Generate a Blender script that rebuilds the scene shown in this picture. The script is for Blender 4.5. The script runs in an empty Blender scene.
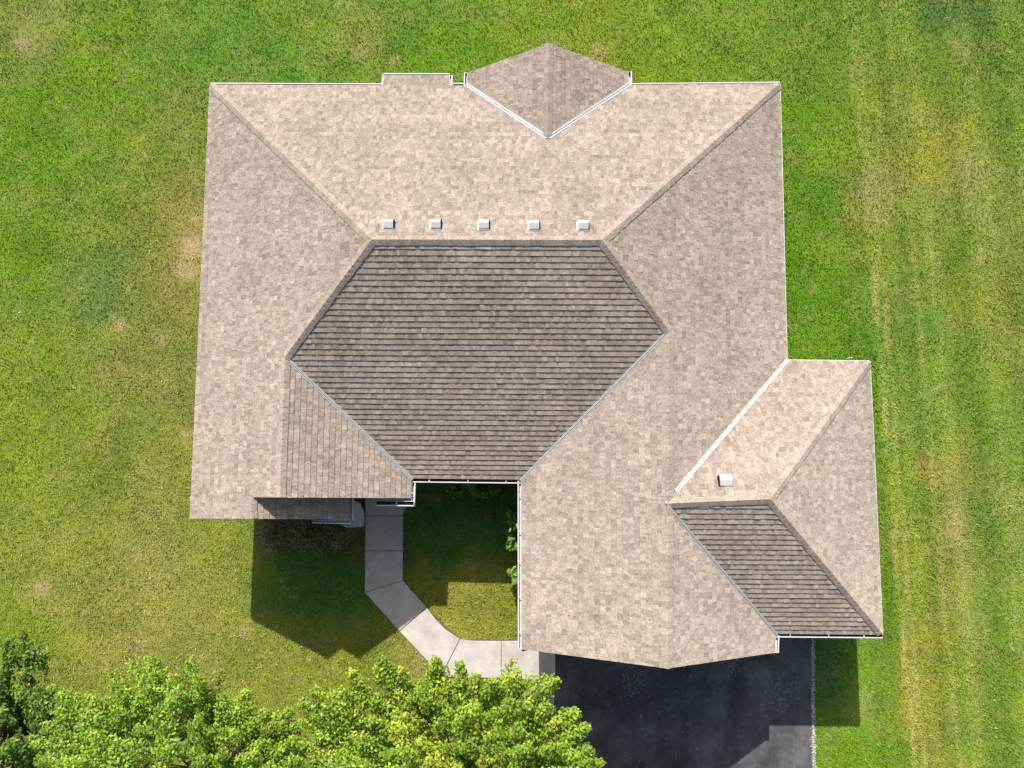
import bpy, math, random
import numpy as np
from mathutils import Vector, Matrix
random.seed(7); RNG = np.random.default_rng(11)
scene = bpy.context.scene
COL = scene.collection

# ------------------------------------------------------------------ camera
CAM_H, TILT, YAW, ROLL, FPX = 20.245, 0.0885, 0.0063, 0.0068, 713.6
def cam_map(X):
    X = np.array(X, float)
    c, s = math.cos(YAW), math.sin(YAW); X = np.array([c*X[0]+s*X[1], -s*X[0]+c*X[1], X[2]])
    c, s = math.cos(TILT), math.sin(TILT); y = c*X[1]+s*X[2]; d = -(c*X[2]-s*X[1]); x = X[0]
    c, s = math.cos(ROLL), math.sin(ROLL); x, d = c*x+s*d, c*d-s*x
    return np.array([x, y, d])
R3 = np.array([cam_map(e) for e in np.eye(3)]).T          # rows: right, up, forward
cd = bpy.data.cameras.new('camera'); cam = bpy.data.objects.new('camera', cd); COL.objects.link(cam)
mw = Matrix.Identity(4)
for i in range(3):
    mw[i][0] = R3[0][i]; mw[i][1] = R3[1][i]; mw[i][2] = -R3[2][i]
mw[2][3] = CAM_H
cam.matrix_world = mw
cd.sensor_width = 36; cd.lens = FPX*36/1024; cd.clip_start = .1; cd.clip_end = 6000
scene.camera = cam
def at(px, py, z=0.0):
    d = R3[0]*(px-512)/FPX - R3[1]*(py-384)/FPX + R3[2]
    k = (z-CAM_H)/d[2]
    return Vector((d[0]*k, d[1]*k, z))

# ------------------------------------------------------------------ light
KU, KV = 0.235, -1.128                                   # shadow run per metre of height
sun_dir = Vector((-KU, -KV, 1)).normalized()
w = bpy.data.worlds.new('World'); scene.world = w; w.use_nodes = True
nt = w.node_tree; bg = nt.nodes['Background']; sky = nt.nodes.new('ShaderNodeTexSky'); sky.sky_type = 'NISHITA'
sky.sun_disc = False; sky.sun_elevation = math.asin(sun_dir.z); sky.sun_rotation = math.atan2(sun_dir.x, sun_dir.y)
hs = nt.nodes.new('ShaderNodeHueSaturation'); hs.inputs['Saturation'].default_value = .78
nt.links.new(sky.outputs[0], hs.inputs['Color']); nt.links.new(hs.outputs[0], bg.inputs[0]); bg.inputs[1].default_value = 0.108
sky.dust_density = 3.0; sky.air_density = .9
sd = bpy.data.lights.new('sun', 'SUN'); sd.energy = 4.9; sd.angle = math.radians(.5); sd.color = (1, .95, .875)
sun = bpy.data.objects.new('sun', sd); COL.objects.link(sun); sun.rotation_euler = sun_dir.to_track_quat('Z', 'Y').to_euler()
scene.view_settings.view_transform = 'Standard'; scene.view_settings.look = 'None'
scene.view_settings.gamma = 1; scene.view_settings.exposure = 0.64; scene.view_settings.use_curve_mapping = False

# ------------------------------------------------------------------ helpers
def lin(c):
    c = np.asarray(c, float)/255
    return np.where(c <= .04045, c/12.92, ((c+.055)/1.055)**2.4)
def tag(o, label=None, cat=None, group=None, kind=None):
    for k, v in (('label', label), ('category', cat), ('group', group), ('kind', kind)):
        if v: o[k] = v
    return o
def empty(name, loc, label, cat, group=None):
    o = bpy.data.objects.new(name, None); COL.objects.link(o); o.location = loc
    return tag(o, label, cat, group)
class MB:
    """vertex / face collector, one mesh object at the end"""
    def __init__(s): s.v = []; s.f = []; s.c = []; s.m = []
    def face(s, pts, col=(1, 1, 1), m=0):
        n = len(s.v); s.v += [tuple(p) for p in pts]; s.f.append(tuple(range(n, n+len(pts)))); s.c.append(col); s.m.append(m)
    def hexa(s, p, col=(1, 1, 1), m=0):                  # 8 points, bottom ring then top ring
        for q in ((3, 2, 1, 0), (4, 5, 6, 7), (0, 1, 5, 4), (1, 2, 6, 5), (2, 3, 7, 6), (3, 0, 4, 7)):
            s.face([p[i] for i in q], col, m)
    def box(s, x0, x1, y0, y1, z0, z1, col=(1, 1, 1), m=0):
        s.hexa([(x0, y0, z0), (x1, y0, z0), (x1, y1, z0), (x0, y1, z0), (x0, y0, z1), (x1, y0, z1), (x1, y1, z1), (x0, y1, z1)], col, m)
    def prism(s, poly, z0, z1, col=(1, 1, 1), m=0):
        s.face([(p[0], p[1], z1) for p in poly], col, m); s.face([(p[0], p[1], z0) for p in reversed(poly)], col, m)
        for i in range(len(poly)):
            a, b = poly[i-1], poly[i]
            s.face([(a[0], a[1], z0), (b[0], b[1], z0), (b[0], b[1], z1), (a[0], a[1], z1)], col, m)
    def beam(s, a, b, n, w0, w1, h0, h1, col=(1, 1, 1), m=0):  # bar from a to b, from w0 to w1 along n, h0 to h1 in z
        a, b, n = Vector(a), Vector(b), Vector(n); Z = Vector((0, 0, 1))
        s.hexa([a+n*w0+Z*h0, b+n*w0+Z*h0, b+n*w1+Z*h0, a+n*w1+Z*h0, a+n*w0+Z*h1, b+n*w0+Z*h1, b+n*w1+Z*h1, a+n*w1+Z*h1], col, m)
    def tube(s, pts, rads, n=7, col=(1, 1, 1), m=0):
        rings = []
        for i, p in enumerate(pts):
            p = Vector(p); t = (Vector(pts[min(i+1, len(pts)-1)])-Vector(pts[max(i-1, 0)])).normalized()
            a = t.orthogonal().normalized(); b = t.cross(a)
            rings.append([p+(a*math.cos(2*math.pi*k/n)+b*math.sin(2*math.pi*k/n))*rads[i] for k in range(n)])
        for i in range(len(rings)-1):
            for k in range(n):
                s.face([rings[i][k], rings[i][(k+1) % n], rings[i+1][(k+1) % n], rings[i+1][k]], col, m)
        s.face(rings[-1], col, m)
    def build(s, name, mats, parent=None, loc=None):
        me = bpy.data.meshes.new(name)
        off = Vector(loc) if loc is not None else (parent.location if parent and parent.type == 'EMPTY' else Vector())
        me.from_pydata([tuple(Vector(p)-off) for p in s.v], [], s.f)
        if not isinstance(mats, (list, tuple)): mats = [mats]
        for m in mats: me.materials.append(m)
        me.polygons.foreach_set('material_index', s.m)
        at_ = me.color_attributes.new('Col', 'FLOAT_COLOR', 'CORNER')
        arr = np.repeat(np.array([list(c)[:3]+[1] for c in s.c], np.float32), [len(f) for f in s.f], axis=0)
        at_.data.foreach_set('color', arr.ravel())
        o = bpy.data.objects.new(name, me); COL.objects.link(o)
        if parent: o.parent = parent
        elif loc is not None: o.location = off
        return o

def mat(name, base=(.5, .5, .5), rough=.8, attr=False, noise=None, bump=None, metal=0, trans=0, drough=0):
    """principled material; noise=[(scale, detail, lo, hi)] multiplies the base colour, bump=[(scale, strength, distance)]"""
    m = bpy.data.materials.new(name); m.use_nodes = True; n = m.node_tree; L = n.links; b = n.nodes['Principled BSDF']
    b.inputs['Roughness'].default_value = rough; b.inputs['Metallic'].default_value = metal
    b.inputs['Specular IOR Level'].default_value = .3
    if drough: b.inputs['Diffuse Roughness'].default_value = drough; b.inputs['Specular IOR Level'].default_value = .12
    geo = n.nodes.new('ShaderNodeNewGeometry')
    if attr:
        a = n.nodes.new('ShaderNodeAttribute'); a.attribute_name = 'Col'; cur = a.outputs['Color']
    else:
        a = n.nodes.new('ShaderNodeRGB'); a.outputs[0].default_value = (*base, 1); cur = a.outputs[0]
    for (sc, det, lo, hi) in (noise or []):
        t = n.nodes.new('ShaderNodeTexNoise'); t.inputs['Scale'].default_value = sc; t.inputs['Detail'].default_value = det
        L.new(geo.outputs['Position'], t.inputs['Vector'])
        r = n.nodes.new('ShaderNodeMapRange'); r.inputs['From Min'].default_value = .3; r.inputs['From Max'].default_value = .7
        r.inputs['To Min'].default_value = lo; r.inputs['To Max'].default_value = hi; r.clamp = False
        L.new(t.outputs['Fac'], r.inputs['Value'])
        v = n.nodes.new('ShaderNodeVectorMath'); v.operation = 'SCALE'; L.new(cur, v.inputs[0]); L.new(r.outputs[0], v.inputs['Scale']); cur = v.outputs[0]
    L.new(cur, b.inputs['Base Color'])
    nrm = None
    for (sc, st, dist) in (bump or []):
        t = n.nodes.new('ShaderNodeTexNoise'); t.inputs['Scale'].default_value = sc; t.inputs['Detail'].default_value = 4
        L.new(geo.outputs['Position'], t.inputs['Vector'])
        bp = n.nodes.new('ShaderNodeBump'); bp.inputs['Strength'].default_value = st; bp.inputs['Distance'].default_value = dist
        L.new(t.outputs['Fac'], bp.inputs['Height'])
        if nrm: L.new(nrm, bp.inputs['Normal'])
        nrm = bp.outputs[0]
    if nrm: L.new(nrm, b.inputs['Normal'])
    if trans:
        tr = n.nodes.new('ShaderNodeBsdfTranslucent'); L.new(cur, tr.inputs[0])
        mx = n.nodes.new('ShaderNodeMixShader'); mx.inputs[0].default_value = trans
        out = n.nodes['Material Output']; L.new(b.outputs[0], mx.inputs[1]); L.new(tr.outputs[0], mx.inputs[2]); L.new(mx.outputs[0], out.inputs[0])
    return m

M = dict(
    shingle=mat('asphalt_shingle', attr=True, rough=.95, noise=[(20, 4, .76, 1.24), (.9, 4, .91, 1.08)], bump=[(160, .5, .004)], drough=.5),
    white=mat('white_metal', (.80, .80, .80), .45, noise=[(6, 4, .93, 1.03)]),
    gutter=mat('gutter_metal', (.46, .455, .47), .5, noise=[(5, 4, .9, 1.04)]),
    valley=mat('valley_metal', (.48, .485, .475), .42, metal=.1, noise=[(9, 4, .88, 1.05)]),
    vent=mat('vent_metal', (.52, .54, .52), .5, metal=.0, noise=[(12, 3, .9, 1.05)]),
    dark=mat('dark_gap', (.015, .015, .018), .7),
    siding=mat('siding', (.55, .5, .43), .7, noise=[(8, 3, .95, 1.05)]),
    brick=mat('brick', attr=True, rough=.9, noise=[(30, 3, .85, 1.15)]),
    glass=mat('glass', (.03, .04, .05), .06),
    door=mat('door_paint', (.72, .71, .68), .5),
    concrete=mat('concrete', attr=True, rough=.9, noise=[(2.2, 6, .84, 1.12), (9, 5, .92, 1.06), (60, 3, .90, 1.08)], bump=[(120, .3, .003)]),
    twig=mat('twig', (.32, .26, .18), .9),
    bark=mat('bark', (.12, .09, .065), .95, noise=[(14, 4, .6, 1.3)], bump=[(30, .8, .02)]),
    leaf=mat('leaf', attr=True, rough=.5, trans=.33),
    grass=mat('grass_blade', attr=True, rough=.65, trans=.25),
    stone=mat('stone', attr=True, rough=.9, noise=[(16, 5, .75, 1.2)], bump=[(40, .5, .02)]),
)

# ------------------------------------------------------------------ lawn colour: grass tones by place, with shade tint painted in near the house
def vnoise(x, y, sc, seed=0):
    x = np.asarray(x)*sc; y = np.asarray(y)*sc
    xi = np.floor(x).astype(np.int64); yi = np.floor(y).astype(np.int64); fx = x-xi; fy = y-yi
    fx = fx*fx*(3-2*fx); fy = fy*fy*(3-2*fy)
    def h(a, b):
        n = (a*374761393+b*668265263+seed*1442695041) & 0x7fffffff
        n = ((n ^ (n >> 13))*1274126177) & 0x7fffffff
        return ((n ^ (n >> 16)) & 0xffff)/65535.0
    return (h(xi, yi)*(1-fx)+h(xi+1, yi)*fx)*(1-fy)+(h(xi, yi+1)*(1-fx)+h(xi+1, yi+1)*fx)*fy
def fbm(x, y, sc, seed=0, o=4):
    r = 0; a = 1; t = 0
    for i in range(o): r = r+a*vnoise(x, y, sc*2**i, seed+i*17); t += a; a *= .55
    return r/t
LAWN = [(10, 10, 125, 142, 62), (20, 35, 135, 145, 78), (100, 60, 112, 148, 32), (200, 60, 92, 145, 48), (30, 150, 100, 148, 32), (40, 95, 104, 149, 34),
        (150, 140, 125, 148, 50), (195, 110, 118, 138, 62), (120, 200, 118, 146, 48), (20, 250, 104, 144, 30), (110, 285, 92, 122, 62), (112, 310, 95, 125, 68), (190, 225, 142, 142, 72),
        (194, 250, 160, 146, 88), (188, 280, 145, 144, 74), (160, 250, 128, 138, 64), (30, 350, 128, 152, 48), (120, 328, 138, 150, 66), (150, 360, 135, 142, 70), (150, 420, 122, 136, 58), (180, 380, 136, 142, 76),
        (20, 450, 138, 155, 52), (60, 420, 130, 152, 50), (90, 480, 125, 140, 50), (170, 480, 138, 144, 66), (60, 550, 138, 150, 60), (20, 620, 120, 145, 40), (40, 600, 148, 152, 76), (150, 560, 148, 150, 80), (200, 620, 148, 150, 74), (120, 640, 150, 150, 72),
        (230, 560, 142, 152, 66), (250, 660, 140, 150, 64), (300, 30, 112, 146, 44), (240, 40, 95, 146, 50), (350, 60, 98, 146, 46), (290, 65, 82, 145, 42), (450, 50, 96, 150, 30), (400, 20, 100, 145, 50), (360, 45, 140, 148, 72),
        (520, 20, 118, 150, 44), (600, 60, 128, 150, 48), (700, 40, 116, 150, 48), (660, 70, 120, 150, 40), (850, 30, 102, 145, 42), (800, 60, 110, 142, 45), (850, 150, 122, 152, 42), (960, 8, 70, 118, 52), (985, 20, 110, 140, 50),
        (900, 80, 118, 145, 48), (800, 120, 84, 138, 28), (810, 200, 80, 136, 24), (800, 270, 82, 140, 24), (830, 330, 90, 144, 28), (865, 190, 140, 150, 60), (880, 180, 142, 148, 88), (900, 260, 105, 142, 40), (870, 230, 118, 145, 46),
        (945, 160, 148, 155, 55), (985, 190, 138, 148, 88), (960, 300, 134, 148, 52), (1000, 200, 125, 145, 62), (1000, 120, 112, 142, 50), (920, 320, 80, 136, 44), (890, 360, 84, 140, 32), (960, 380, 112, 145, 50), (1010, 330, 128, 146, 60),
        (900, 430, 96, 146, 28), (920, 490, 108, 148, 28), (945, 470, 148, 152, 70), (960, 560, 140, 148, 72), (970, 530, 158, 152, 96), (1005, 450, 105, 145, 48), (1000, 540, 112, 142, 58), (1000, 620, 110, 146, 50), (1015, 700, 120, 148, 48),
        (920, 640, 142, 150, 42), (930, 720, 144, 152, 44), (980, 720, 112, 148, 48), (905, 560, 118, 148, 32), (895, 600, 128, 146, 40), (870, 600, 96, 146, 26), (870, 680, 100, 150, 34), (875, 740, 104, 152, 34), (870, 695, 150, 165, 80),
        (840, 745, 108, 152, 30), (480, 610, 152, 150, 64), (450, 600, 146, 150, 62), (510, 600, 140, 148, 50), (460, 540, 62, 128, 62), (300, 580, 72, 130, 56), (335, 600, 72, 130, 56), (300, 560, 72, 130, 56), (340, 570, 72, 130, 56), (480, 555, 68, 128, 58), (430, 545, 68, 128, 58), (505, 555, 70, 128, 56), (415, 560, 70, 128, 56), (238, 600, 142, 152, 66), (242, 540, 140, 150, 62), (275, 645, 146, 152, 68), (300, 665, 142, 150, 64), (495, 590, 150, 150, 62), (440, 612, 146, 148, 62), (350, 668, 140, 150, 60), (835, 680, 60, 128, 60), (835, 650, 60, 128, 60), (410, 650, 140, 148, 60), (428, 662, 170, 158, 95), (500, 500, 75, 110, 55), (425, 500, 70, 112, 58),  # cool dark green points: house shadow tint painted into the lawn colour
        (280, 530, 110, 92, 60), (340, 535, 105, 95, 55), (500, 690, 140, 145, 60), (350, 690, 142, 150, 56)]
LP = np.array([[*at(a[0], a[1], 0)[:2]] for a in LAWN]); LC = np.array([lin(a[2:]) for a in LAWN]); LC = LC*.78+lin((120, 146, 48))*.22
GK = .86                                                # display value -> surface colour
BARE_AT = lambda px, py: at(px, py, 0)
def lawn_colour(x, y):
    x = np.asarray(x, float); y = np.asarray(y, float)
    wx = x+(fbm(x, y, .7, 3)-.5)*2.2; wy = y+(fbm(x, y, .7, 9)-.5)*2.2
    num = np.zeros(x.shape+(3,)); den = np.zeros(x.shape)
    for p, c in zip(LP, LC):
        wgt = 1/((wx-p[0])**2+(wy-p[1])**2+.12)**1.7
        num += wgt[..., None]*c; den += wgt
    c = num/den[..., None]
    pat = fbm(x, y, 1.6, 21, 4)-.5
    g_ = c@np.array([.3, .6, .1]); c = g_[..., None]+(c-g_[..., None])*1.06; c = np.maximum(c*np.array([.97, 1, 1]), .004)
    c = c*(1+pat[..., None]*np.array([.62, .42, .5]))
    # dry straw patches
    dry = np.clip((fbm(x, y, 1.1, 40, 5)-.60)*7, 0, 1)*.14+np.clip((fbm(x, y, 5, 77, 3)-.66)*6, 0, 1)*.4
    c = c*(1-dry[..., None])+np.array(lin((178, 165, 108)))*dry[..., None]
    for (px, py, rr, am) in ((193, 246, .38, .9), (195, 219, .16, .9), (188, 268, .42, .7), (120, 325, .22, .7), (187, 432, .2, .6), (42, 588, .25, .5), (160, 340, .3, .4), (870, 695, .12, .4), (868, 712, .1, .4), (360, 52, .35, .35), (395, 62, .2, .5), (600, 52, .25, .45), (20, 45, .3, .5), (430, 662, .22, .7), (140, 645, .4, .35), (243, 632, .25, .5)):
        q = BARE_AT(px, py); d2 = ((x-q[0])**2+(y-q[1])**2)/rr**2; k = np.clip(1.5*np.exp(-d2)*(.2+1.6*fbm(x, y, 4.5, 201, 3))-.35, 0, 1)*am
        c = c*(1-k[..., None])+lin((186, 166, 122))*k[..., None]
    # wheel and mower tracks, nearly north-south on the right lawn
    t = x+0.085*(y+6)-.35*np.sin(y*.13)
    right = np.clip((x-9.2)/1.0, 0, 1)
    for x0, wd, am in ((10.95, .05, .8), (11.2, .06, .7), (11.6, .3, .2), (12.15, .07, .5), (12.7, .3, .22), (13.5, .25, -.15), (10.55, .12, -.25), (14.6, .4, .12), (14.1, .08, .25)):
        k = np.exp(-((t-x0)/wd)**2)*right*am*np.clip(.4+fbm(x*3, y, .5, 5), 0, 1.3)
        k = np.where(y < 6, k, k*.5)
        tgt = lin((180, 172, 100)) if am > 0 else lin((70, 125, 22))
        c = c*(1-np.abs(k)[..., None])+tgt*np.abs(k)[..., None]
    c = c*(1+right*.09*np.sin(t*4.1+.6*np.sin(y*.5))+right*.05*np.sin(t*11))[..., None]
    return np.clip(c*GK, .002, .6)

# ------------------------------------------------------------------ ground sheet, one sheet out to the horizon
inner_x = np.arange(-19, 19.01, .14); inner_y = np.arange(-13, 18.01, .14)
far = np.array([1.2, 3, 6, 12, 25, 60, 150, 400, 1000, 2500.])
gx = np.concatenate([inner_x[0]-far[::-1], inner_x, inner_x[-1]+far]); gy = np.concatenate([inner_y[0]-far[::-1], inner_y, inner_y[-1]+far])
GX, GY = np.meshgrid(gx, gy); nx_, ny_ = len(gx), len(gy)
verts = np.stack([GX.ravel(), GY.ravel(), np.zeros(GX.size)], 1)
idx = np.arange(nx_*ny_).reshape(ny_, nx_)
quads = np.stack([idx[:-1, :-1].ravel(), idx[:-1, 1:].ravel(), idx[1:, 1:].ravel(), idx[1:, :-1].ravel()], 1)
def fast_mesh(name, V, F, colors, material, k):
    me = bpy.data.meshes.new(name); me.vertices.add(len(V)); me.vertices.foreach_set('co', np.asarray(V, np.float32).ravel())
    me.loops.add(F.size); me.loops.foreach_set('vertex_index', F.astype(np.int32).ravel())
    me.polygons.add(len(F)); me.polygons.foreach_set('loop_start', np.arange(0, F.size, k, dtype=np.int32))
    me.polygons.foreach_set('loop_total', np.full(len(F), k, np.int32)); me.update(calc_edges=True)
    a = me.color_attributes.new('Col', 'FLOAT_COLOR', 'POINT'); a.data.foreach_set('color', np.concatenate([colors, np.ones((len(V), 1))], 1).astype(np.float32).ravel())
    me.materials.append(material); return me
soil = mat('lawn_soil', attr=True, rough=1, noise=[(28, 4, .6, 1.35), (7, 4, .85, 1.15)], bump=[(40, .8, .03)])
gcol = lawn_colour(GX.ravel(), GY.ravel())*np.array([.8, .72, .8])
ground = bpy.data.objects.new('ground', fast_mesh('ground', verts, quads, gcol, soil, 4)); COL.objects.link(ground)
tag(ground, kind='structure')

# ------------------------------------------------------------------ paved surfaces
G = lambda px, py: at(px, py, 0)
asphalt = mat('asphalt', attr=True, rough=.85, noise=[(90, 3, .7, 1.35), (1.1, 5, .6, 1.45), (6, 5, .8, 1.25)], bump=[(140, .6, .006)])
drive_poly = [(.9, -4.2), *[tuple(G(*p)[:2]) for p in ((555, 690), (555, 768), (554, 960), (814, 960), (812, 768), (811, 690), (811, 640))], (8.0, -3.9)]
drive_poly = [(G(555, 640).x, -3.8)]+drive_poly[1:-1]+[(G(811, 640).x, -3.8)]
def pt_in(poly, x, y):
    r = np.zeros(np.shape(x), bool); n = len(poly); j = n-1
    for i in range(n):
        xi, yi = poly[i][:2]; xj, yj = poly[j][:2]
        if yi != yj: r ^= ((yi > y) != (yj > y)) & (x < (xj-xi)*(y-yi)/(yj-yi)+xi)
        j = i
    return r
mb = MB(); ac = (.068, .067, .069)
x0, x1 = drive_poly[0][0], drive_poly[-1][0]
mb.prism(drive_poly, -.05, .024, ac)
ys_ = np.arange(min(p_[1] for p_ in drive_poly), -3.8, .08)
def edge_x(yv, left):
    pts = sorted([(q_[1], q_[0]) for q_ in (drive_poly[:4] if left else drive_poly[4:])]); return float(np.interp(yv, [a[0] for a in pts], [a[1] for a in pts]))
for y0_, y1_ in zip(ys_[:-1], ys_[1:]):
    l0, l1, r0_, r1_ = edge_x(y0_, 1), edge_x(y1_, 1), edge_x(y0_, 0), edge_x(y1_, 0)
    for i in range(84):
        f0, f1 = i/84, (i+1)/84; xm, ym = l0+(r0_-l0)*(f0+.006), (y0_+y1_)/2
        kk = 1+.35*(float(fbm(np.array([xm*3]), np.array([ym*.5]), .8, 300, 3)[0])-.5)*2
        for wx in (1.9, 3.3, 4.6, 6.0): kk *= 1-.18*math.exp(-((xm-wx)/.14)**2)
        kk *= 1+.55*math.exp(-((xm-7.1)/.42)**2-((ym+5.9)/.9)**2)
        mb.face([(l0+(r0_-l0)*f0, y0_, .03), (l0+(r0_-l0)*f1, y0_, .03), (l1+(r1_-l1)*f1, y1_, .03), (l1+(r1_-l1)*f0, y1_, .03)], tuple(c_*kk for c_ in ac))
drive = mb.build('driveway', asphalt); tag(drive, kind='structure')
# chalky scuffs on the asphalt, thin irregular sheets that stay with the surface
mb = MB()
for (px, py, n, sp) in ((637, 676, 90, .25), (632, 690, 60, .3), (732, 668, 60, .22), (717, 690, 14, .15), (780, 690, 140, .5), (690, 668, 20, .3), (600, 700, 20, .5), (660, 720, 70, 1.6)):
    c = at(px, py, .034)
    for i in range(n):
        cx, cy = c.x+random.gauss(0, sp*.6), c.y+random.gauss(0, sp*.6); r = random.uniform(.004, .02); a0 = random.random()*6
        mb.face([(cx+r*(1+random.random()*.8)*math.cos(a0+k*1.05), cy+r*(1.2+random.random())*math.sin(a0+k*1.05), .0345+i*2e-5) for k in range(6)], (.13, .13, .135))
sc_ = mb.build('driveway_scuffs', asphalt); tag(sc_, kind='stuff', label='pale chalky scuffs scattered over the dark asphalt driveway', cat='scuffs')
# crumbly pale edge on the right side of the drive
mb = MB()
a_, b_ = G(811.5, 636), G(814, 960)
for i in range(2200):
    t = random.random(); p = a_.lerp(b_, t); r = random.uniform(.006, .018); x = p.x+random.gauss(.02, .028); a0 = random.random()*6
    g = random.uniform(.28, .55); hh = random.uniform(.01, .03)
    ring = [(x+r*math.cos(a0+k*1.26), p.y+r*math.sin(a0+k*1.26)) for k in range(5)]
    mb.prism(ring, 0.0, hh+.01, (g, g*.96, g*.86))
tag(mb.build('gravel_edge', M['stone']), kind='stuff', label='thin crumbly line of pale gravel along the right side of the driveway', cat='gravel')
# narrow concrete strip, left side of the drive
mb = MB(); cc = np.array((.43, .40, .365))
sl = [G(547, 684), G(554.2, 684), G(553.4, 960), G(546, 960)]
mb.prism([p[:2] for p in sl], -.05, .032, cc*.75)
tag(mb.build('concrete_strip', M['concrete']), kind='structure')
# front walk: cast slabs with open joints
slabs = [[(366, 470), (411, 470), (411, 500), (403.4, 511), (403.2, 515.4), (365.6, 515.4)],
         [(365.6, 516), (403.2, 516), (403, 550.4), (365.4, 550.4)],
         [(365.4, 551), (403, 551), (403, 580), (365.3, 591.8)],
         [(365.5, 592.5), (403.1, 580.6), (426.5, 607.2), (399.4, 630.3)],
         [(400, 631), (427, 607.8), (434, 617), (444, 628), (459.6, 638.6), (441.6, 674.2), (430, 663)],
         [(442.2, 675), (460.2, 639), (475, 640.6), (501, 640.8), (501, 677.6), (443.5, 676.3)],
         [(501.6, 640.8), (518, 640.6), (555, 640.6), (555, 679.8), (501.6, 677.7)]]
mb = MB(); walk_polys = []
for s_ in slabs:
    P = [G(*p)[:2] for p in s_]; walk_polys.append([tuple(p) for p in P])
    cx = sum(p[0] for p in P)/len(P); cy = sum(p[1] for p in P)/len(P)
    k = random.uniform(.95, 1.04)
    mb.prism([(p[0], p[1]) for p in P], -.04, .036, cc*k)
path = mb.build('path', M['concrete']); tag(path, kind='structure')
bv = path.modifiers.new('b', 'BEVEL'); bv.width = .006; bv.segments = 1
mb = MB()
base = [(365.6, 500), (403.5, 511), (403, 580), (427, 608), (460, 639), (554, 640.8), (554, 679), (443.5, 676), (430, 663), (399.5, 630), (365.6, 592)]
mb.prism([tuple(G(*p)[:2]) for p in base], -.03, .012, (.09, .085, .075))
tag(mb.build('path_bed', M['concrete']), kind='structure')

# ------------------------------------------------------------------ the house
P = {}
def V_(n, px, py, z): P[n] = at(px, py, z)
V_('NW', 210, 84.5, 2.70); V_('NE', 780, 83.5, 2.70); V_('A', 372, 240, 5.37); V_('B', 602, 240.5, 5.37)
V_('C', 285.5, 357, 4.14); V_('D', 668.5, 331, 4.49); V_('VL', 411.8, 478.3, 2.57); V_('VR', 521.5, 479.5, 2.6)
V_('SW', 190, 518.5, 2.70); V_('WF', 280.5, 497.3, 4.14); V_('WE', 411, 498, 2.57)
V_('L0', 252, 497.1, 3.70); V_('L1', 252.5, 518.6, 3.70)
V_('GW', 521.8, 649, 2.74); V_('GP', 667.5, 668.4, 4.49); V_('GE', 775, 652.5, 2.75); V_('VE', 775.3, 633.6, 2.72)
V_('EE', 787, 360, 2.70); V_('R', 665, 503.5, 4.50); V_('EN', 870, 361, 2.70); V_('ES', 882.7, 634.6, 2.70); V_('EH', 770, 499, 4.52)
V_('P1', 467, 85.5, 2.70); V_('P2', 628.5, 85, 2.70); V_('DA', 547.5, 138.4, 3.76); V_('DF', 549, 43.5, 3.76); V_('DW', 467.5, 73, 2.70); V_('DE', 628, 72, 2.70)
V_('B0', 382.8, 85.2, 2.70); V_('B1', 449.5, 85.4, 2.70); V_('B2', 449.5, 75.5, 2.56); V_('B3', 383, 75.3, 2.56)
V_('LE0', 349.5, 488, 2.63); V_('LE1', 349.5, 520, 2.63); V_('LN0', 252, 486, 3.70)
V_('LS', 315, 517.2, 2.95)
LOWE = [at(252.3, 489, 3.695), at(349.8, 489, 2.63), at(349.8, 520.3, 2.63), at(313, 518.6, 3.03), at(252.5, 518.6, 3.695)]
house = empty('house', (0, 2, 0), 'sprawling single storey house with tan shingled hip roofs and garage in the lawn', 'house')

SH = [(np.array(c)*.7+np.array((.44,.385,.335))*.3)*np.array((.69,.66,.63)) for c in ((.52, .455, .40), (.45, .385, .335), (.385, .325, .28), (.56, .50, .445), (.42, .375, .34), (.48, .42, .36), (.34, .29, .25))]
def clip(poly, tri):                                     # convex clip in plan
    out = poly
    ar = (tri[1][0]-tri[0][0])*(tri[2][1]-tri[0][1])-(tri[1][1]-tri[0][1])*(tri[2][0]-tri[0][0])
    s = 1 if ar > 0 else -1
    for i in range(3):
        a, b = tri[i], tri[(i+1) % 3]; ex, ey = (b[0]-a[0])*s, (b[1]-a[1])*s
        inp = out; out = []
        for j in range(len(inp)):
            p, q = inp[j-1], inp[j]
            dp = ex*(p[1]-a[1])-ey*(p[0]-a[0]); dq = ex*(q[1]-a[1])-ey*(q[0]-a[0])
            if (dp >= 0) != (dq >= 0):
                t = dp/(dp-dq); out.append((p[0]+(q[0]-p[0])*t, p[1]+(q[1]-p[1])*t))
            if dq >= 0: out.append(q)
        if len(out) < 3: return []
    return out
EXPO = .119
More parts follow.
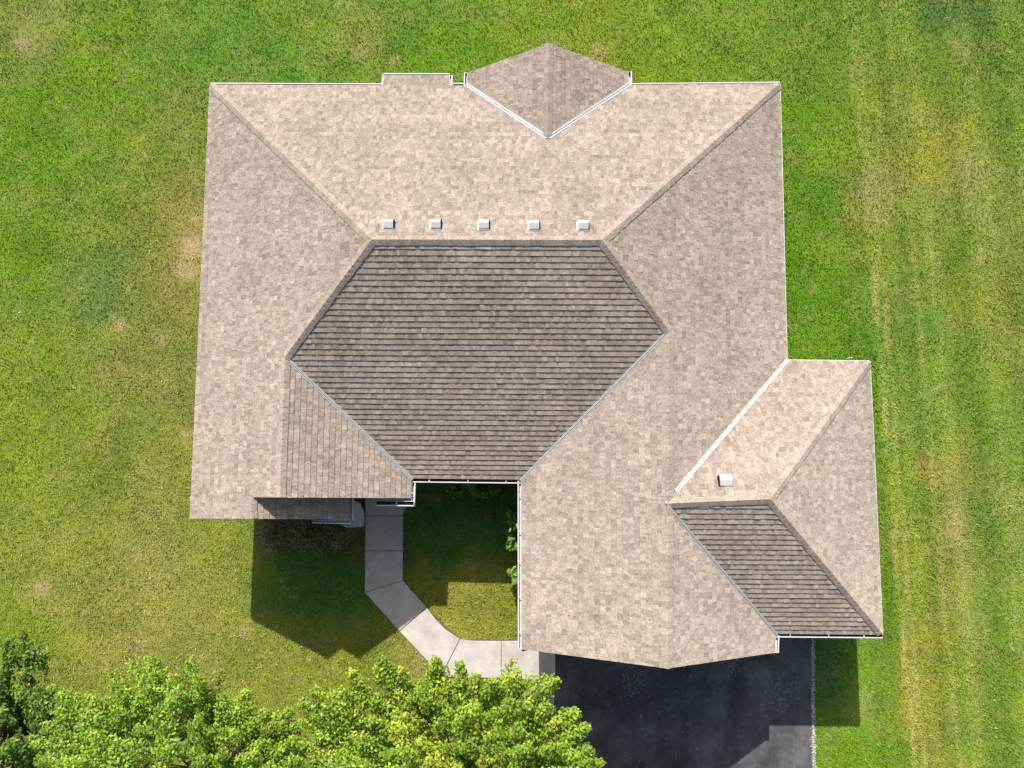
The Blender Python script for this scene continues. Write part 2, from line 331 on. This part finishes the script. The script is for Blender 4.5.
def slope(pieces, down, label=None, dark=1.0, tk=(.013, .019)):
    """one roof plane: shingle courses of separate tabs, each a tilted slab with a real butt edge"""
    d = Vector(down).normalized(); u = Vector((-d.y, d.x))
    mb = MB(); allp = [p for pc in pieces for p in pc]
    vmin = min(-(p.x*d.x+p.y*d.y) for p in allp)
    for pc in pieces:
        for i in range(1, len(pc)-1):
            T = (pc[0], pc[i], pc[i+1]); n = (T[1]-T[0]).cross(T[2]-T[0])
            if abs(n.z) < 1e-5: continue
            if n.z < 0: n = -n
            zf = lambda x, y: T[0].z-(n.x*(x-T[0].x)+n.y*(y-T[0].y))/n.z
            us = [p.x*u.x+p.y*u.y for p in T]; vs = [-(p.x*d.x+p.y*d.y) for p in T]
            k0 = int((min(vs)-vmin)/EXPO); k1 = int((max(vs)-vmin)/EXPO)+1
            for k in range(k0, k1):
                r = random.Random(k*7919+int(abs(d.x*3+d.y*7)*100)+len(pieces)); uu = -12.0+r.random()*.3; v0 = vmin+k*EXPO; v1 = v0+EXPO
                row = r.uniform(.96, 1.04); thick = False
                while uu < 12.5:
                    wd = r.uniform(.05, .14); thick = not thick if r.random() < .8 else thick
                    t = r.uniform(tk[1]*.8, tk[1]*1.15) if thick else r.uniform(tk[0]*.7, tk[0]*1.4)
                    ci = r.choices(range(7), (5, 5, 3, 4, 3, 4, 1.4))[0]; kk = r.uniform(.93, 1.07)*row*dark
                    if uu+wd > min(us) and uu < max(us):
                        rect = [(a*u.x-b*d.x, a*u.y-b*d.y) for a, b in ((uu, v0), (uu+wd, v0), (uu+wd, v1), (uu, v1))]
                        q = clip(rect, [(p.x, p.y) for p in T])
                        if len(q) >= 3:
                            col = SH[ci]*kk
                            top = []
                            for (x, y) in q:
                                v = -(x*d.x+y*d.y); top.append((x, y, zf(x, y)+.004+t*(1-(v-v0)/EXPO)))
                            mb.face(top, col)
                            for a, b in zip(top, top[1:]+top[:1]):
                                va = -(a[0]*d.x+a[1]*d.y); vb = -(b[0]*d.x+b[1]*d.y)
                                if abs(va-v0) < 1e-5 and abs(vb-v0) < 1e-5:
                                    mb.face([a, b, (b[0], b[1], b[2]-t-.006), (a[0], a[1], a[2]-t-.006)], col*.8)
                    uu += wd
        dn = Vector((0, 0, .13))                          # deck and soffit under the shingles
        tp = [p-Vector((0, 0, .05)) for p in pc]; mb.face(tp, SH[2]*.6, 0); mb.face([p-dn for p in reversed(tp)], (1, 1, 1), 1)
        for a, b in zip(tp, tp[1:]+tp[:1]): mb.face([a, b, b-dn, a-dn], (1, 1, 1), 1)
    o = mb.build('roof_slope', [M['shingle'], M['white']], house)
    if label: o['label'] = label
    return o
p = P
slope([[p['NW'], p['P1'], p['DA'], p['A']], [p['A'], p['DA'], p['B']], [p['B'], p['DA'], p['P2'], p['NE']], [p['B0'], p['B3'], p['B2'], p['B1']]], (0, 1), 'bright tan rear slope below the row of five vents')
slope([[p['NW'], p['A'], p['C']], [p['NW'], p['C'], p['WF'], p['L0'], p['SW']], [p['SW'], p['L0'], p['L1']]], (-1, 0), 'long tan slope on the far left side')
slope([[p['A'], p['B'], p['D'], p['VR'], p['VL'], p['C']]], (0, -1), 'dark brown hexagonal slope in the middle of the roof')
slope([[p['B'], p['NE'], p['D']], [p['NE'], p['EE'], p['R'], p['D']], [p['R'], p['VE'], p['GE'], p['GP']]], (1, 0), 'tan slope on the right side running down over the garage')
slope([[p['C'], p['VL'], p['WE'], p['WF']]], (1, 0), 'small tan slope above the front door')
slope([[p['D'], p['R'], p['GP'], p['GW'], p['VR']]], (-1, 0), 'tan slope beside the courtyard')
slope([[p['R'], p['EE'], p['EN'], p['EH']]], (0, 1), 'light slope of the side wing with a single vent')
slope([[p['EH'], p['EN'], p['ES']]], (1, 0), 'narrow right hand slope of the side wing')
slope([[p['R'], p['EH'], p['ES'], p['VE']]], (0, -1), 'dark brown front slope of the side wing')
slope([[p['P1'], p['DW'], p['DF'], p['DA']]], (-1, 0), 'left slope of the small rear gable')
slope([[p['P2'], p['DA'], p['DF'], p['DE']]], (1, 0), 'right slope of the small rear gable')
slope([LOWE], (1, 0), 'small shaded slope of the low porch gable')

def fnorm(*q):
    n = (q[1]-q[0]).cross(q[2]-q[0]).normalized()
    return n if n.z > 0 else -n
def ridge(a, b, fl, fr, w=.11, off=None):
    """overlapping ridge cap shingles from a (low end) to b; fl / fr are a third point of the left and right plane"""
    off = (.07 if a.z < 2.9 else 0) if off is None else off
    a = a+(b-a).normalized()*off; mb = MB(); e = (b-a); L = e.length; e = e.normalized(); n = max(1, int(L/.14))
    dirs = []
    for q in (fl, fr):
        nn = fnorm(a, b, q); dd = nn.cross(e); 
        if dd.z > 0: dd = -dd
        dirs.append((dd.normalized(), nn))
    up = (dirs[0][1]+dirs[1][1]).normalized()
    for i in range(n):
        s0, s1 = i*L/n, (i+1)*L/n+.02; h0, h1 = .036, .028
        c = SH[random.choice((0, 1, 1, 5, 4, 5))]*random.uniform(.92, 1.12); jw = random.uniform(-.006, .006)
        r0, r1 = a+e*s0+up*(h0+.006), a+e*s1+up*(h1+.006)
        for (dd, nn) in dirs:
            l0, l1 = a+e*s0+dd*(w+jw)+nn*(h0-.012), a+e*s1+dd*(w+jw)+nn*(h1-.004)
            mb.face([r0, l0, l1, r1], c)
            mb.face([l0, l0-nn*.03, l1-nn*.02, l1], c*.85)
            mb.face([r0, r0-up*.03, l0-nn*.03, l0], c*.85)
    return mb.build('ridge_cap', M['shingle'], house)
ridge(p['NW'], p['A'], p['B'], p['C']); ridge(p['NE'], p['B'], p['A'], p['D']); ridge(p['A'], p['B'], p['NW'], p['D'])
ridge(p['C'], p['A'], p['NW'], p['B']); ridge(p['D'], p['B'], p['NE'], p['A']); ridge(p['WF'], p['C'], p['SW'], p['VL'])
ridge(p['GP'], p['D'], p['GW'], p['GE'], .14); ridge(p['R'], p['EH'], p['EN'], p['ES']); ridge(p['EN'], p['EH'], p['EE'], p['ES'])
ridge(p['ES'], p['EH'], p['EN'], p['VE']); ridge(p['DF'], p['DA'], p['DW'], p['DE']); ridge(p['L1'], p['L0'], p['SW'], LOWE[1])

def valley(lo, hi, fl, fr, w=.085, t=.022):
    mb = MB(); e = (hi-lo).normalized(); a = lo-e*.03; b = hi-e*.02
    for q in (fl, fr):
        nn = fnorm(lo, hi, q); dd = nn.cross(e)
        if dd.z < 0: dd = -dd
        dd = dd.normalized()
        A_, B_ = a+nn*t+dd*w, b+nn*t+dd*w; a0, b0 = a+dd*.012+nn*t, b+dd*.012+nn*t
        mb.face([a0, A_, B_, b0]); mb.face([A_, A_-nn*.02, B_-nn*.02, B_])
        c0, c1 = a+Vector((0, 0, t+.03)), b+Vector((0, 0, t+.03))
        mb.face([a0, b0, c1, c0])
    return mb.build('valley_flashing', M['valley'], house)
valley(p['VL'], p['C'], p['A'], p['WF'], .048); valley(p['VR'], p['D'], p['B'], p['GP'], .05); valley(p['EE'], p['R'].lerp(p['EE'], .07), p['NE'], p['EH'], .056)
valley(p['VE'], p['R'], p['GP'], p['EH'], .048); valley(p['P1'], p['DA'], p['A'], p['DF'], .06); valley(p['P2'], p['DA'], p['B'], p['DF'], .058)

def gutter(a, b, out, wd=.1, drop=-.02, hang=True, caps=(1, 1), shade_bar=False):
    a, b = Vector(a), Vector(b); n = Vector(out).normalized(); z = Vector((0, 0, drop)); a = a+z; b = b+z
    mb = MB(); d = .10
    mb.beam(a, b, n, .002, .012, -d, 0); mb.beam(a, b, n, .012, wd-.012, -d, -d+.012); mb.beam(a, b, n, wd-.012, wd, -d, .004); mb.beam(a, b, n, wd-.022, wd+.006, .004, .012)
    if shade_bar: mb.beam(a, b, n, .013, wd-.013, -d+.013, -d+.04, (1, 1, 1), 1)  # dark bar on the gutter bottom, paints in the shade of the channel
    e = (b-a).normalized()
    if caps[0]: mb.beam(a-e*.008, a, n, .002, wd, -d, .002)
    if caps[1]: mb.beam(b, b+e*.008, n, .002, wd, -d, .002)
    o = mb.build('gutter', [M['gutter'], M['dark']], house)
    if hang:
        L = (b-a).length; k = max(1, int(L/.78))
        for i in range(k):
            c = a+e*(L*(i+.5)/k+random.uniform(-.08, .08)); hb = MB(); hb.beam(c-e*.012, c+e*.012, n, -.01, wd-.01, .013, .02)
            h = hb.build('hanger', M['gutter'], None); h.parent = o
            for v in h.data.vertices: v.co -= house.location
    return o
gutter(p['NW'], p['B0']-Vector((.02, 0, 0)), (0, 1, 0), .05, hang=False); gutter(p['B3'], p['B2'], (0, 1, 0), .06, hang=False)
gutter(p['B1']+Vector((.1, 0, 0)), p['P1']-Vector((.1, 0, 0)), (0, 1, 0), .07, hang=False); gutter(p['P2']+Vector((.1, 0, 0)), p['NE'], (0, 1, 0), .05, hang=False)
gutter(p['DW'], p['P1'], (-1, 0, 0), .08, .01, hang=False); gutter(p['DE'], p['P2'], (1, 0, 0), .085, .01, hang=False); gutter(p['B2'], p['B1'], (1, 0, 0), .07, .01, hang=False)
gutter(p['VL'], p['VR'], (0, -1, 0), .095, -.035, shade_bar=True); gutter(p['VL']-Vector((0, .09, 0)), p['WE']-Vector((0, .2, 0)), (1, 0, 0), .09, -.02)
gutter(p['VR']-Vector((0, .04, 0)), p['GW'], (-1, 0, 0), .09, .0); gutter(p['VE'], p['ES'], (0, -1, 0), .085, -.02, shade_bar=True)
gutter(p['VE']-Vector((0, .05, 0)), p['GE'], (1, 0, 0), .085, 0, hang=False)
ga, gb = at(376, 500.6, 2.63), at(413.5, 501.2, 2.63)
gutter(ga, gb, (0, -1, 0), .12, -.02, shade_bar=True)
la, lb = at(312.5, 519.5, 2.63), at(350.5, 520.2, 2.63)
gutter(la, lb, (0, -1, 0), .09, -.02, hang=False); gutter(at(349.8, 497, 2.63), at(349.8, 520.5, 2.63), (1, 0, 0), .085, 0, hang=False)
# rake and eave trim
def trim(a, b, out, wd=.03, h=.16, up=.018):
    mb = MB(); mb.beam(a, b, Vector(out).normalized(), .001, wd, -h, up); return mb.build('fascia', M['white'], house)
trim(p['NW'], p['SW'], (-1, 0, 0), .014, up=-.01); trim(p['NE'], p['EE'], (1, 0, 0), .018, up=-.01); trim(p['EN'], p['ES'], (1, 0, 0), .018, up=-.01); trim(p['EE'], p['EN'], (0, 1, 0), .014, up=-.01)
trim(p['SW'], p['L1'], (0, -1, 0), .01, up=-.01); trim(p['L1'], LOWE[3], (0, -1, 0), .01, up=-.01); trim(p['L0'], p['WF'], (0, -1, 0), .008, up=-.012); trim(p['WF'], p['WE'], (0, -1, 0), .008, up=-.012)
trim(p['GW'], p['GP'], (0, -1, 0), .008, up=-.012); trim(p['GP'], p['GE'], (0, -1, 0), .008, up=-.012)
trim(p['DW'], p['DF'], (0, 1, 0), .01, up=-.01); trim(p['DF'], p['DE'], (0, 1, 0), .01, up=-.01)
trim(p['B0'], p['B3'], (-1, 0, 0), .02)
# shingled eave returns at the gable corners
for nm, q in (('garage left', [at(521.9, 648.2, 2.73), at(529.5, 649.6, 2.62), at(521.9, 651.6, 2.60)]), ('garage right', [at(774.9, 652, 2.73), at(760, 652.3, 2.62), at(774.9, 655, 2.60)])):
    mb = MB(); mb.face(q, SH[5]); mb.face([Vector(x)-Vector((0, 0, .1)) for x in reversed(q)], SH[2])
    for a, b in zip(q, q[1:]+q[:1]): mb.face([a, b, b-Vector((0, 0, .1)), a-Vector((0, 0, .1))], (.7, .7, .7))
    mb.build('eave_return', M['shingle'], house)

# walls
walls = [(-7.5, 8.9), (6.25, 8.9), (6.25, 1.75), (8.35, 1.75), (8.35, -4.05), (5.75, -4.05), (5.75, -4.35), (.55, -4.35), (.55, -.35), (-2.95, -.35), (-2.95, -.8), (-4.5, -.8), (-4.5, -1.35), (-7.5, -1.35)]
mb = MB(); mb.prism(walls, 0, 2.52, (.36, .27, .22), 0)
mb.prism([(-3.95, 8.9), (-1.75, 8.9), (-1.75, 9.15), (-3.95, 9.15)], 0, 2.4, (.36, .27, .22), 0)
mb.prism([(-1.0, 8.9), (2.4, 8.9), (2.4, 9.3), (-1.0, 9.3)], 0, 2.5, (.36, .27, .22), 0)
def gable(x0, x1, y, xr, zr, z0=2.5):
    mb.face([(x0, y, z0), (x1, y, z0), (xr, y, zr)], (.6, .56, .5), 1)
gable(.55, 5.75, -4.36, p['GP'].x, 4.2); gable(-7.5, -2.95, -.81, p['WF'].x, 3.85); gable(-7.5, -4.5, -1.36, p['L1'].x, 3.35); gable(-1.0, 2.4, 9.31, p['DF'].x, 3.5)
mb.build('wall', [M['brick'], M['siding']], house)
def window(x0, x1, y, z0, z1, s):
    f = MB(); t = .06
    for (a, b, c, d) in ((x0, x1, z0-t, z0), (x0, x1, z1, z1+t), (x0-t, x0, z0-t, z1+t), (x1, x1+t, z0-t, z1+t), ((x0+x1)/2-.02, (x0+x1)/2+.02, z0, z1)):
        f.box(a, b, y-.05 if s < 0 else y+.002, y-.002 if s < 0 else y+.05, c, d)
    o = f.build('window', M['white'], house)
    g = MB(); yy = y+s*.02; g.box(x0, x1, yy-.006, yy+.006, z0, z1); q = g.build('pane', M['glass'], None); q.parent = o
    for v in q.data.vertices: v.co -= house.location
window(-6.9, -5.3, -1.36, .9, 2.1, -1); window(-2.4, -.6, -.35, .9, 2.1, -1); window(-6.3, -4.9, 8.9, .9, 2.1, 1); window(3.6, 5.2, 8.9, .9, 2.1, 1); window(-.2, 1.6, 9.3, .6, 2.1, 1)
mb = MB()
for k in range(4): mb.box(.95, 5.35, -4.40, -4.37, .05+k*.53, .05+k*.53+.5)
mb.build('garage_door', M['door'], house)
mb = MB(); mb.box(-3.95, -3.05, -.86, -.812, .1, 2.15); dr = mb.build('front_door', mat('red_door', (.2, .05, .04), .5), house)
mb = MB(); mb.tube([(-3.15, -.9, 1.0), (-3.15, -.9, 1.15)], [.015, .015]); hn = mb.build('handle', M['vent'], None); hn.parent = dr
for v in hn.data.vertices: v.co -= house.location
def downspout(x, y, zt):
    mb = MB(); mb.box(x-.035, x+.035, y-.03, y+.03, .05, zt-.12); mb.build('downspout', M['white'], house)
downspout(.42, -4.2, 2.7); downspout(6.3, 8.99, 2.7); downspout(-2.87, -.42, 2.6); downspout(8.42, -3.9, 2.6)

# roof vents: square hoods with an open shaded side
def vent(px, py, z, w_=.215, flip=1):
    c = at(px, py, z); n = Vector((0, .476, .879)); s = Vector((0, .879, -.476))    # up from, and down along, the rear slope
    X = Vector((1, 0, 0)); mb = MB()
    def Q(x, y, h): return c+X*x*flip+s*y+n*h
    a = w_/2
    mb.hexa([Q(-a-.03, -a-.02, .02), Q(a+.03, -a-.02, .02), Q(a+.03, a+.03, .02), Q(-a-.03, a+.03, .02), Q(-a-.03, -a-.02, .026), Q(a+.03, -a-.02, .026), Q(a+.03, a+.03, .026), Q(-a-.03, a+.03, .026)], m=0)
    fl = mb.build('roof_vent', M['vent'], house)
    hb = MB()                                             # hood: high front box, rounded back falling to the roof
    prof = [(-a, .03), (-a, .06), (-a*.3, .15), (0, .17), (a*.3, .165), (a*.95, .10), (a, .05)]
    for (y0, h0), (y1, h1) in zip(prof, prof[1:]):
        hb.face([Q(-a, y0, h0), Q(a, y0, h0), Q(a, y1, h1), Q(-a, y1, h1)])
    for sx in (-a, a): hb.face([Q(sx, y, h) for y, h in prof])
    h = hb.build('hood', M['vent'], None); h.parent = fl
    for v in h.data.vertices: v.co -= house.location
    g = MB(); g.hexa([Q(a+.002, -a*.95, .03), Q(a+.03, -a*.95, .03), Q(a+.03, a*.9, .03), Q(a+.002, a*.9, .03), Q(a+.002, -a*.95, .10), Q(a+.012, -a*.95, .10), Q(a+.012, a*.9, .12), Q(a+.002, a*.9, .12)])
    s_ = g.build('screen', M['dark'], None); s_.parent = fl
    for v in s_.data.vertices: v.co -= house.location
def zN(py): return p['A'].z-.54*abs(at(500, py, 5.2).y-p['A'].y)
for px, py in ((389, 226), (436, 226), (484, 226.5), (534, 227), (583, 227)): vent(px, py, zN(py))
vent(724.5, 481.5, 4.25, .26, -1)

# ------------------------------------------------------------------ plants
def crown(name, parent, tips, centre, material, cols, leaf=.075, per=60, seed=1, fl=1.2, spread=.15):
    """leaf sprays: each spray is a curved finger of folded leaves running out to a tip"""
    r = np.random.default_rng(seed); V = []; C = []
    for tp in tips:
        tp = np.array(tp); ax = tp-np.array(centre); ax = ax/np.linalg.norm(ax); ax = ax+r.normal(0, .18, 3); ax[2] += .15; ax /= np.linalg.norm(ax)
        L = fl*r.uniform(.7, 1.2); n = int(per*r.uniform(.7, 1.2)); t = r.random(n)**.8
        rad = spread*(.35+.9*np.sin(np.clip(t, 0, 1)*2.6))
        o = r.normal(0, 1, (n, 3)); o /= np.linalg.norm(o, axis=1)[:, None]
        pos = tp-ax*L*(1-t)[:, None]+o*(rad*r.random(n)**.5)[:, None]
        pos[:, 2] -= ((1-t)**2*.12)
        tint = r.uniform(.75, 1.2); base = cols[r.integers(len(cols))]
        nrm = o*.7+np.array([0, .2, .9])+r.normal(0, .35, (n, 3)); nrm /= np.linalg.norm(nrm, axis=1)[:, None]
        a = np.cross(nrm, r.normal(0, 1, (n, 3))); a /= np.linalg.norm(a, axis=1)[:, None]; b = np.cross(nrm, a)
        s = (leaf*r.uniform(.6, 1.25, n))[:, None]
        q = np.stack([pos-a*s, pos+b*s*.55+nrm*s*.22, pos+a*s, pos-b*s*.55+nrm*s*.22], 1)
        V.append(q.reshape(-1, 3))
        cc_ = base*tint*r.uniform(.5, 1.45, (n, 1))
        alt = r.random(n); cc_[alt < .06] = np.array((.30, .27, .07)); cc_[alt > .985] = np.array((.27, .19, .07)); cc_ = np.clip(cc_, .005, .5)
        C.append(np.repeat(cc_, 4, 0))
    V = np.concatenate(V); C = np.concatenate(C); F = np.arange(len(V)).reshape(-1, 4)
    V = V-np.array(parent.location)
    o = bpy.data.objects.new(name, fast_mesh(name, V, F, C, material, 4)); COL.objects.link(o); o.parent = parent
    return o
def tree(cpx, cpy, zc, Rad, H, n, label, cols, seed, leaf=.08, per=60, fl=1.2, squash=.8, name='leafy_tree', extra=()):
    r = np.random.default_rng(seed); c = at(cpx, cpy, zc); root = empty(name, (c.x, c.y, 0), label, 'tree', 'trees along the front lawn')
    tips = []; cen = (c.x, c.y, zc-Rad*.35)
    ph = r.uniform(0, 6, 6)
    while len(tips) < n:
        v = r.normal(0, 1, 3); v /= np.linalg.norm(v)
        if v[2] < -.35: continue
        az = math.atan2(v[1], v[0]); k = 1+.09*math.sin(3*az+ph[0])+.07*math.sin(5*az+ph[1]+v[2]*4)+.05*math.sin(9*az+ph[2])
        q = Rad*k*r.uniform(.62, 1.0) if r.random() < .45 else Rad*k*r.uniform(.88, 1.05)
        tips.append((c.x+v[0]*q, c.y+v[1]*q, zc+v[2]*q*squash))
    for (px, py, z) in extra: tips.append(tuple(at(px, py, z)))
    crown('crown', root, tips, cen, M['leaf'], cols, leaf, per, seed, fl)
    mb = MB(); mb.tube([(c.x, c.y, -.1), (c.x+.03, c.y, zc*.35), (c.x, c.y+.04, zc*.8), (c.x, c.y, zc+Rad*.5*squash)], [Rad*.075, Rad*.06, Rad*.045, .02])
    mb.build('trunk', M['bark'], root)
    mb = MB()
    for i in r.choice(n, min(n, 110), replace=False):
        tp = Vector(tips[i]); s = Vector((c.x, c.y, max(1.2, zc*.45+(tp.z-zc)*.45+.3))); m = s.lerp(tp, .5)+Vector((0, 0, -.12))
        mb.tube([s, m, tp.lerp(s, .3)], [.035, .018, .004], 5)
    mb.build('branch', M['bark'], root)
    return root
yg = [np.array(c)*np.array((.98, 1.06, .7)) for c in ((.26, .36, .035), (.20, .31, .028), (.33, .40, .05), (.14, .24, .03), (.24, .34, .04))]
dg = [np.array(c)*1.25 for c in ((.07, .14, .016), (.11, .20, .022), (.06, .12, .016), (.14, .23, .025))]
exB = [(601, 763, 4.3), (588, 728, 4.3), (590, 752, 4.3), (577, 712, 4.2), (570, 745, 4.3), (560, 722, 4.3), (556, 680, 4.2), (542, 690, 4.2), (517, 674, 4.2), (495, 682, 4.4), (460, 664, 4.2), (434, 660, 4.3), (433, 668, 4.3), (380, 658, 4.2), (376, 668, 4.3), (350, 672, 4.2), (340, 690, 4.2), (312, 690, 4.2), (548, 705, 4.3), (400, 670, 4.2), (478, 676, 4.2), (300, 702, 4.2), (325, 705, 4.2), (530, 705, 4.4), (590, 768, 4.3), (598, 770, 4.3), (575, 735, 4.3), (305, 720, 4), (318, 735, 4), (300, 745, 4), (330, 725, 4), (345, 710, 4), (360, 695, 4), (310, 760, 4), (395, 690, 4), (410, 700, 4), (375, 700, 4), (350, 735, 4), (325, 755, 4), (370, 720, 4), (335, 770, 4), (395, 715, 4), (420, 685, 4), (445, 690, 4)]*3
tree(452, 822, 4.0, 3.05, 6, 560, 'large bright green tree in front of the walkway, its branches reaching over the driveway', yg, 5, .042, 175, 1.2, extra=exB)
exA = [(154, 674, 4.0), (160, 690, 4), (120, 690, 4), (60, 695, 4), (190, 694, 4), (222, 696, 4), (245, 694, 4), (250, 705, 4), (204, 702, 4), (98, 702, 3.8), (265, 712, 4), (55, 712, 4), (285, 722, 4), (230, 712, 4), (140, 705, 4), (262, 745, 4), (280, 752, 4), (295, 740, 4), (300, 762, 4), (270, 728, 4), (50, 740, 3.6), (62, 728, 3.6), (48, 760, 3.6), (70, 750, 3.6), (58, 716, 3.6), (80, 706, 3.8), (44, 725, 3.4), (300, 725, 4), (34, 745, 3.2), (38, 760, 3.2), (210, 700, 4), (238, 712, 4), (252, 722, 4), (172, 700, 4), (108, 700, 4), (85, 715, 4), (290, 712, 4)]*3
tree(175, 812, 3.9, 2.95, 5.5, 560, 'broad mid green tree at the bottom left between the dark tree and the largest tree', [yg[3]*1.05, yg[1], yg[4]*.95, dg[3]*1.2, yg[0]], 8, .040, 155, 1.0, extra=exA)
exD = [(a, b, 2.6) for a, b in ((8, 640), (22, 634), (30, 655), (36, 648), (45, 652), (12, 655), (28, 672), (40, 690), (5, 668), (45, 700), (35, 705), (52, 690), (55, 705), (46, 716), (60, 720), (50, 730), (40, 725), (62, 738))]*2
tree(-14, 738, 2.4, 1.75, 5, 230, 'dark green tree in the bottom left corner, cut by the frame', dg, 12, .05, 100, .8, extra=exD, name='dark_tree')

def shrub(px, py, h, rad, n, label, cols, seed, group=None, name='shrub', leaf=.06, bare=False):
    c = at(px, py, h*.6); root = empty(name, (c.x, c.y, 0), label, 'shrub', group); r = np.random.default_rng(seed)
    tips = [(c.x+r.normal(0, rad*.45), c.y+r.normal(0, rad*.45), h*r.uniform(.55, 1.0)) for _ in range(n)]
    crown('foliage', root, tips, (c.x, c.y, h*.1), M['leaf'], cols, .032 if bare else leaf, 22 if bare else 34, seed, h*.5, rad*.3)
    mb = MB()
    for tp in tips[:40 if bare else 14]:
        mb.tube([(c.x+r.normal(0, .03), c.y+r.normal(0, .03), 0), ((c.x+tp[0])/2+r.normal(0, .03), (c.y+tp[1])/2+r.normal(0, .03), tp[2]*.6), tp], [.014, .009, .004], 5, (.2, .15, .1))
    mb.build('stem', M['twig'] if bare else M['bark'], root)
    return root
sg = [np.array(c) for c in ((.13, .27, .03), (.10, .22, .03), (.17, .30, .05))]
G1 = 'shrubs beside the courtyard walls'
shrub(515.5, 523, 1.7, .26, 16, 'upper of three bright shrubs peeking out past the white courtyard gutter', sg, 31, G1)
shrub(515.5, 543, 1.6, .26, 16, 'middle of three bright shrubs peeking out past the white courtyard gutter', sg, 32, G1)
shrub(515.0, 576, 1.3, .28, 18, 'lowest of three bright shrubs peeking out past the white courtyard gutter', [sg[2], sg[0]], 33, G1)
shrub(475, 485, 1.1, .40, 26, 'leafy green shrub in shade under the middle of the courtyard gutter', sg, 34, G1)
shrub(455, 487, .9, .3, 16, 'low pale green shrub in shade left of another under the courtyard gutter', sg, 35, G1)
shrub(494, 487, .9, .28, 14, 'small green shrub in shade at the right end under the courtyard gutter', sg, 36, G1)
G2 = 'brown shrubs by the porch'
for i, (px, py, hh, rr, lb) in enumerate(((272, 533, .8, .62, 'leftmost brown twiggy shrub in deep shade below the roof edge'), (300, 536, .9, .68, 'middle brown twiggy shrub in deep shade, the most spread out'), (329, 535, .7, .6, 'brown twiggy shrub in shade just below the small porch gutter'))):
    shrub(px, py, hh, rr*.85, 60, lb, [np.array((.26, .21, .13)), np.array((.17, .17, .08)), np.array((.32, .26, .17)), np.array((.10, .13, .05))], 50+i, G2, 'brown_shrub', bare=True)

# irregular stone slab between the low porch roof and the walk
mb = MB(); q = [at(*k, .0) for k in ((353, 500), (361, 503), (364.5, 512), (365, 520), (363.5, 526.5), (348, 527.5), (341, 524), (352.5, 518))]
q = [(v.x, v.y) for v in q]
mb.prism(q, -.03, .11, (.50, .50, .48))
st = mb.build('stone_slab', M['stone'], loc=(at(357, 515, 0).x, at(357, 515, 0).y, 0)); bv = st.modifiers.new('b', 'BEVEL'); bv.width = .02; bv.segments = 2
tag(st, 'pale mottled stone slab beside the top of the walkway, next to the porch gutter', 'stone')
# plain white marker stake behind the side wing
c = at(852, 357.5, .3); mb = MB(); mb.tube([(c.x, c.y, 0), (c.x, c.y, .26), (c.x, c.y, .3)], [.018, .018, .012], 8)
tag(mb.build('marker_stake', M['white'], loc=(c.x, c.y, 0)), 'thin white marker stake in the grass behind the side wing roof', 'stake')

# ------------------------------------------------------------------ grass blades
N = 560000
x = RNG.uniform(-17.5, 17.5, N); y = RNG.uniform(-11.5, 16.5, N)
keep = ~pt_in(drive_poly, x+RNG.normal(0, .03, N), y) & ~pt_in(walls, x, y)
jx = x+RNG.normal(0, .022, N); jy = y+RNG.normal(0, .022, N)
for wp in walk_polys: keep &= ~pt_in(wp, jx, jy)
keep &= ~pt_in([tuple(v[:2]) for v in sl], x, y) & ~pt_in(q, x, y)
# thin cover on bare patches
bare = np.zeros(len(x))
for (px, py, rr) in ((192, 245, .55), (188, 270, .5), (196, 222, .25), (120, 325, .3), (300, 530, .9), (270, 530, .8), (335, 530, .6), (505, 495, .8), (430, 492, .5), (186, 440, .3), (42, 590, .35), (28, 32, .5)):
    c = G(px, py); bare = np.maximum(bare, np.exp(-((x-c.x)**2+(y-c.y)**2)/rr**2))
keep &= RNG.random(N) > bare*.8
x = x[keep]; y = y[keep]; n = len(x)
col = lawn_colour(x, y)
h = RNG.uniform(.02, .05, n)*(.7+.7*fbm(x, y, 1.3, 61, 3)); ang = RNG.uniform(0, 6.283, n); ln = RNG.uniform(.2, 1.3, n)*h
wd = RNG.uniform(.006, .013, n); dx, dy = np.cos(ang), np.sin(ang); ta = ang+RNG.normal(0, .5, n)+1.57; lx, ly = np.cos(ta), np.sin(ta)
clumpy = (.42+1.16*fbm(x, y, 6.5, 90, 3))
pale = np.clip((fbm(x, y, 6, 131, 2)-.62)*5, 0, 1)*np.clip((fbm(x, y, .8, 140, 3)-.42)*5, 0, 1)*.75
col = col*(1-pale[:, None])+np.array((.36, .37, .17))*pale[:, None]
k = RNG.uniform(.6, 1.5, n)*clumpy
col = col*k[:, None]
straw = RNG.random(n) < .05+.25*np.clip(fbm(x, y, 2.3, 33, 3)-.5, 0, 1)
col[straw] = np.array((.34, .29, .14))*RNG.uniform(.7, 1.2, (straw.sum(), 1))
V = np.empty((n, 4, 3)); z0 = np.zeros(n)-.003
V[:, 0] = np.stack([x-dx*wd, y-dy*wd, z0], 1); V[:, 1] = np.stack([x+dx*wd, y+dy*wd, z0], 1)
V[:, 2] = np.stack([x+lx*ln*.6+dx*wd*.9, y+ly*ln*.6+dy*wd*.9, h*.75], 1); V[:, 3] = np.stack([x+lx*ln*1.3, y+ly*ln*1.3, h], 1)
grass = bpy.data.objects.new('grass', fast_mesh('grass', V.reshape(-1, 3), np.arange(n*4).reshape(-1, 4), np.repeat(col, 4, 0), M['grass'], 4)); COL.objects.link(grass)
tag(grass, 'short mown lawn grass, green to straw coloured, all round the house', 'grass', kind='stuff')
